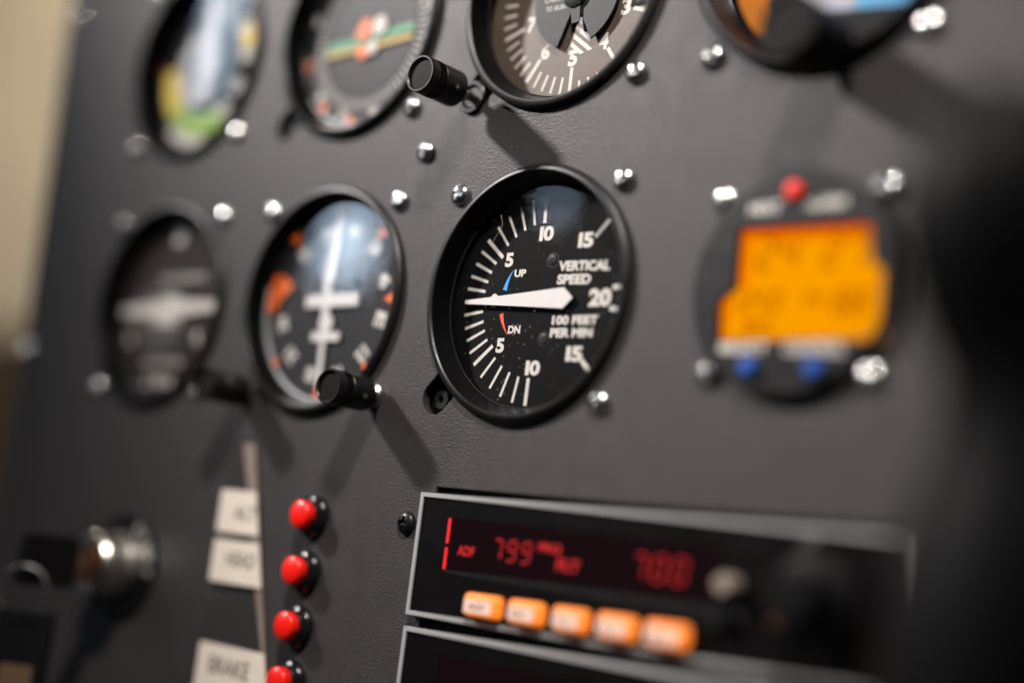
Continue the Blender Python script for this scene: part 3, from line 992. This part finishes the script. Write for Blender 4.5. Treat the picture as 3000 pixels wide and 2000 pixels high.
# ------------------------------------------------------------------ radios
RX0, RX1 = -29.0, 126.4
def radio(name, label, y1, y0):
    t = thing(name, label, 'radio', (RX0, y0, 0))
    lx = -RX0
    def L(mb):
        mb.v = [(a - RX0, b - y0, c) for a, b, c in mb.v]
        return mb
    b = L(MB().prism([(RX0 + 0.5, y0 + 0.5), (RX1 - 0.5, y0 + 0.5), (RX1 - 0.5, y1 - 0.5), (RX0 + 0.5, y1 - 0.5)], 0.6, 2.6))
    b.build('face', M['gloss_black'], t)
    L(MB().box(-25.7, 123.7, y0 - 1.75, y1 + (2.08 if y1 > -90 else 1.72), -60, -2.2).box(-24, 122, y0 + 1.5, y1 - 1.5, -2.2, 0.6)).build('body', M['black_matt'], t)
    w = 1.25
    f = MB()
    for (xa, xb, ya, yb) in ((RX0, RX1, y1 - w, y1), (RX0, RX1, y0, y0 + w), (RX0, RX0 + w, y0 + w, y1 - w), (RX1 - w, RX1, y0 + w, y1 - w)):
        f.box(xa, xb, ya, yb, 0.7, 3.1)
    L(f).build('trim_frame', M['grey_trim'], t)
    return t, L
t, L = radio('upper_radio', 'upper black radio with red digits and a row of five glowing orange keys', -60.0, -95.7)
xw0, xw1, yw0, yw1 = -16.7, 78.0, -81.6, -66.6
dp = L(MB().box(xw0, xw1, yw0, yw1, 2.4, 2.66)).build('display', M['window_black'], t)
L(MB().box(xw0 + 0.05, xw0 + 1.0, yw0 + 0.2, yw0 + 6.4, 2.6, 2.75).box(xw0 + 0.05, xw0 + 1.0, yw0 + 7.6, yw1 - 0.2, 2.6, 2.75)).build('edge_light', M['led_edge'], dp)
bz = L(MB().prism([(xw0, yw0), (xw1 + 8, yw0 + 0.2), (xw1 + 8, yw0 - 2.6), (xw0 + 3, yw0 - 0.9)], 2.55, 2.72)).build('display_ledge', M['black'], t)
dg = MB()
text_geo(dg, 'ADF', (-11.6, -5.2, -77.0, -74.2), 2.72, 0.02)
seven(dg, '799', 1.8, -76.8, 2.9, 5.5, 2.4, 0.46, 2.70)
text_geo(dg, 'FRQ', (18.6, 26.4, -73.6, -70.9), 2.72, 0.03)
text_geo(dg, 'FLT', (25.6, 33.4, -77.6, -74.6), 2.72, 0.03)
seven(dg, '700', 51.0, -77.0, 3.5, 6.0, 2.8, 0.55, 2.70)
L(dg).build('display_digits', M['led'], dp, smooth=0)
bx = [(-4.8, 9.2), (11.8, 24.6), (27.7, 39.9), (42.8, 55.6), (58.3, 71.8)]
for i, ((xa, xb), wd_) in enumerate(zip(bx, ('ADF', 'BFO', 'FRQ', 'FLT', 'SET'))):
    kb = L(MB().box(xa, xb, -93.2, -86.8, 2.62, 5.6)).build('key', M['key_glow'], t, bevel=1.5)
    L(MB().prism([(xa + 0.8, -92.4), (xb - 2.8, -92.4), (xb - 2.8, -88.7), (xa + 0.8, -88.7)], 5.5, 5.72)).build('key_front', M['key_face'], kb, bevel=0.5)
    q = MB(); text_geo(q, wd_, (xa + 2.6, xb - 5.4, -91.4, -89.7), 5.74, 0.02)
    L(q).build('key_lettering', M['ink'], kb, smooth=0)
def dialknob(x, y, r, z1, mt, name, z0=2.6):
    return L(MB().lathe([(r, z0), (r, z1 - 0.8), (r * 0.88, z1), (0, z1)], 48, (x, y))).build(name, mt, t)
dialknob(82.0, -75.8, 2.6, 8.0, M['tan'], 'function_knob')
dialknob(80.0, -84.0, 3.0, 6.0, M['plastic'], 'small_knob')
dialknob(96.5, -82.5, 2.4, 5.5, M['copper'], 'round_lamp')
dialknob(102.6, -63.6, 2.2, 4.4, M['steel'], 'face_screw')
kk = dialknob(111.0, -77.0, 10.5, 16.0, M['yoke'], 'tuning_knob')
L(MB().lathe([(6.0, 16.0), (6.0, 25.0), (5.3, 25.8), (0, 25.8)], 48, (111.0, -77.0))).build('inner_knob', M['yoke'], kk)

t, L = radio('lower_radio', 'lower black radio with silver edge, cut off by the bottom of the picture', -99.2, -135.0)
L(MB().box(-14, 78, -120.5, -105.5, 2.4, 2.66)).build('display', M['window_black'], t)

# ------------------------------------------------------------------ red push buttons
def make_button():
    t = thing('push_button', '', 'push button', (0, 0, 0), 'red push buttons in a column')
    MB().lathe([(0, 0.02), (6.9, 0.02), (6.9, 1.3), (6.4, 2.1), (5.4, 2.6), (5.0, 3.6), (0, 3.7)], 64, caps=False).build('base_ring', M['plastic_gloss'], t)
    prof = [(4.2, 3.3), (4.35, 3.6), (4.45, 6.2)]
    for i in range(1, 9):
        a = i / 8 * PI / 2
        prof.append((4.45 * math.cos(a) if i < 8 else 0, 6.2 + 1.35 * math.sin(a)))
    MB().lathe(prof, 64).build('cap', M['red_cap'], t)
    return t
def copy_tree(o, parent=None):
    c = o.copy()
    COL.objects.link(c)
    if parent:
        c.parent = parent
    for ch in o.children:
        copy_tree(ch, c)
    return c
b0 = make_button()
BT = [(-78.2, -70.6, 'topmost red push button, beside the upper cream label'),
      (-78.4, -88.2, 'second red push button down, beside the middle cream label'),
      (-78.4, -105.4, 'third red push button down, with no label beside it'),
      (-78.4, -122.4, 'lowest red push button, cut by the bottom edge beside the BRAKE label')]
for i, (x, y, lb) in enumerate(BT):
    b = b0 if i == 0 else copy_tree(b0)
    b.location = W(x, y, 0)
    b['label'] = lb

# ------------------------------------------------------------------ cream labels on a clear strip
def edge_x(y):
    return -112.3 + (y + 49.2) * (-93.2 + 112.3) / (-111.7 + 49.2)
tt = thing('label_strip', 'thin clear plastic strip with tan painted reflections, behind the cream labels', 'strip', (-112, -90, 0))
MB().prism([(-126.5 + 112, -47 + 90), (edge_x(-47) + 112, -47 + 90), (edge_x(-150) + 112, -150 + 90), (-126.5 + 112, -150 + 90)], 0.02, 0.5).build('sheet', M['clear'], tt)
e = MB()  # tan wedges paint the reflection along the clear strip's edge
e.prism([(edge_x(-49) - 6 + 112, 41), (edge_x(-49) + 112, 41), (edge_x(-66) + 112, 24), (edge_x(-66) - 4.6 + 112, 24)], 0.52, 0.8)
e.prism([(edge_x(-80) - 4.6 + 112, 10), (edge_x(-80) + 112, 10), (edge_x(-126) + 112, -36), (edge_x(-126) - 1.0 + 112, -36)], 0.52, 0.8)
e.build('edge_reflection', M['tan'], tt)
def label_tag(x0, y1, y0, word, tb, lb):
    t = thing('word_label', lb, 'label', (x0, y0, 0), 'cream word labels beside the buttons')
    pts = [(0.6, 0), (edge_x(y0) - x0, 0), (edge_x(y1) - x0, y1 - y0), (0.6, y1 - y0), (0, y1 - y0 - 0.8), (0, 0.8)]
    MB().prism(pts, 0.85, 1.5).build('plate', M['tag'], t)
    q = MB()
    text_geo(q, word, (tb[0] - x0, tb[1] - x0, tb[2] - y0, tb[3] - y0), 1.53, 0.015)
    q.build('lettering', M['ink'], t, smooth=0)
label_tag(-125.2, -65.0, -79.2, 'ALT', (-117.0, -105.2, -74.6, -70.0), 'uppermost cream label, reading ALT')
label_tag(-125.2, -81.6, -95.6, 'HEAD', (-117.6, -102.6, -90.0, -85.2), 'middle cream label, just below the ALT label')
label_tag(-125.0, -115.8, -131.5, 'BRAKE', (-118.4, -97.6, -125.2, -119.6), 'cream label reading BRAKE at the bottom edge')

# ------------------------------------------------------------------ ignition switch, key, ring, fob
IX, IY = -176.6, -96.0
t = thing('ignition_switch', 'round ignition lock with worn metal barrel and black plate', 'ignition switch', (IX, IY, 0))
pl = MB().lathe([(0, 0.02), (19.2, 0.02), (19.2, 1.0), (18.6, 1.5), (0, 1.5)], 96, caps=False).build('plate', M['plastic'], t)
tx = MB()
for i, ch in enumerate('START'):
    a = 62 - i * 16
    p = pol((0, 0), 15.6, a)
    text_geo(tx, ch, (p[0] - 1.5, p[0] + 1.5, p[1] - 1.8, p[1] + 1.8), 1.55, 0.03, a - 90)
tx.build('lettering', M['white'], pl, smooth=0)
br = MB().lathe([(12.0, 1.5), (12.0, 5), (11.4, 5.6), (11.4, 14.4), (10.6, 15.4), (7.2, 15.4), (6.8, 14.4), (0, 14.2)], 72, caps=False).build('barrel', M['brass'], t)
MB().lathe([(6.6, 14.3), (6.2, 15.8), (0, 16.0)], 40).build('lock_core', M['copper'], br)

k = thing('key', 'black headed key standing in the ignition lock', 'key', (IX, IY, 16.0))
MB().box(-0.7, 0.7, -2.6, 2.6, 0, 6).build('blade', M['brass'], k)
MB().prism([(-1.5, -9.0), (1.5, -9.0), (1.5, 8.8), (-1.5, 8.8)], 3.5, 26.5).build('head', M['black_matt'], k, bevel=1.2)

r = MB()
rc = Vector((-174.6, -107.6, 40.0))
ringpts = []
for i in range(48):
    a = 2 * PI * i / 48
    ringpts.append((rc.x - 5.6 * math.cos(a), rc.y + 9.0 * math.sin(a), rc.z + 5.6 * math.cos(a)))
tag(r.tube(ringpts, 0.85, 10, True).build('key_ring', M['steel']), 'thin steel ring hanging between the key and the fob', 'key ring')

f = thing('key_fob', 'black key fob with tan patch hanging at the bottom left', 'key fob', (-171.5, -112.5, 39.0))
f.rotation_euler = (0, 0, math.radians(42))
MB().prism([(-9.6, 0), (9.6, 0), (9.6, -40), (-9.6, -40)], -2.2, 2.2).build('case', M['black_matt'], f, bevel=1.0)
MB().box(-5.0, 5.0, -5.0, -2.4, 2.21, 2.5).build('ring_slot', M['plastic'], f)
MB().box(-5.5, 5.5, -36, -18.5, 2.21, 2.5).build('patch', M['ochre'], f)

# ------------------------------------------------------------------ foreground: black control yoke at the right edge
def campt(u, v, dp):
    """point seen at picture position (u,v of 2352x1568) at depth dp, used to measure out the yoke"""
    a, b = (u - 1176) / 3438.4 * dp, -(v - 784) / 3438.4 * dp
    return tuple(CAM[i] + R0[i] * a + R1[i] * b - R2[i] * dp for i in range(3))
y = thing('control_yoke', 'large black blurred control yoke grip in the right foreground', 'control yoke', campt(2400, 900, 265))
base = campt(2400, 900, 265)
path, rad = [], []
for (u, v, q) in ((2350, 230, 110), (2310, 330, 180), (2285, 450, 215), (2285, 570, 215), (2310, 690, 200), (2360, 830, 190), (2370, 980, 205), (2370, 1120, 245), (2355, 1280, 290), (2335, 1450, 310), (2320, 1650, 330), (2320, 1900, 330)):  # lower end widened to cover and shade the dark corner
    p = campt(u, v, 265)
    path.append(tuple(p[i] - base[i] for i in range(3)))
    rad.append(q / 3438.4 * 265)
MB().tube(path, rad, 32).build('grip', M['yoke'], y)
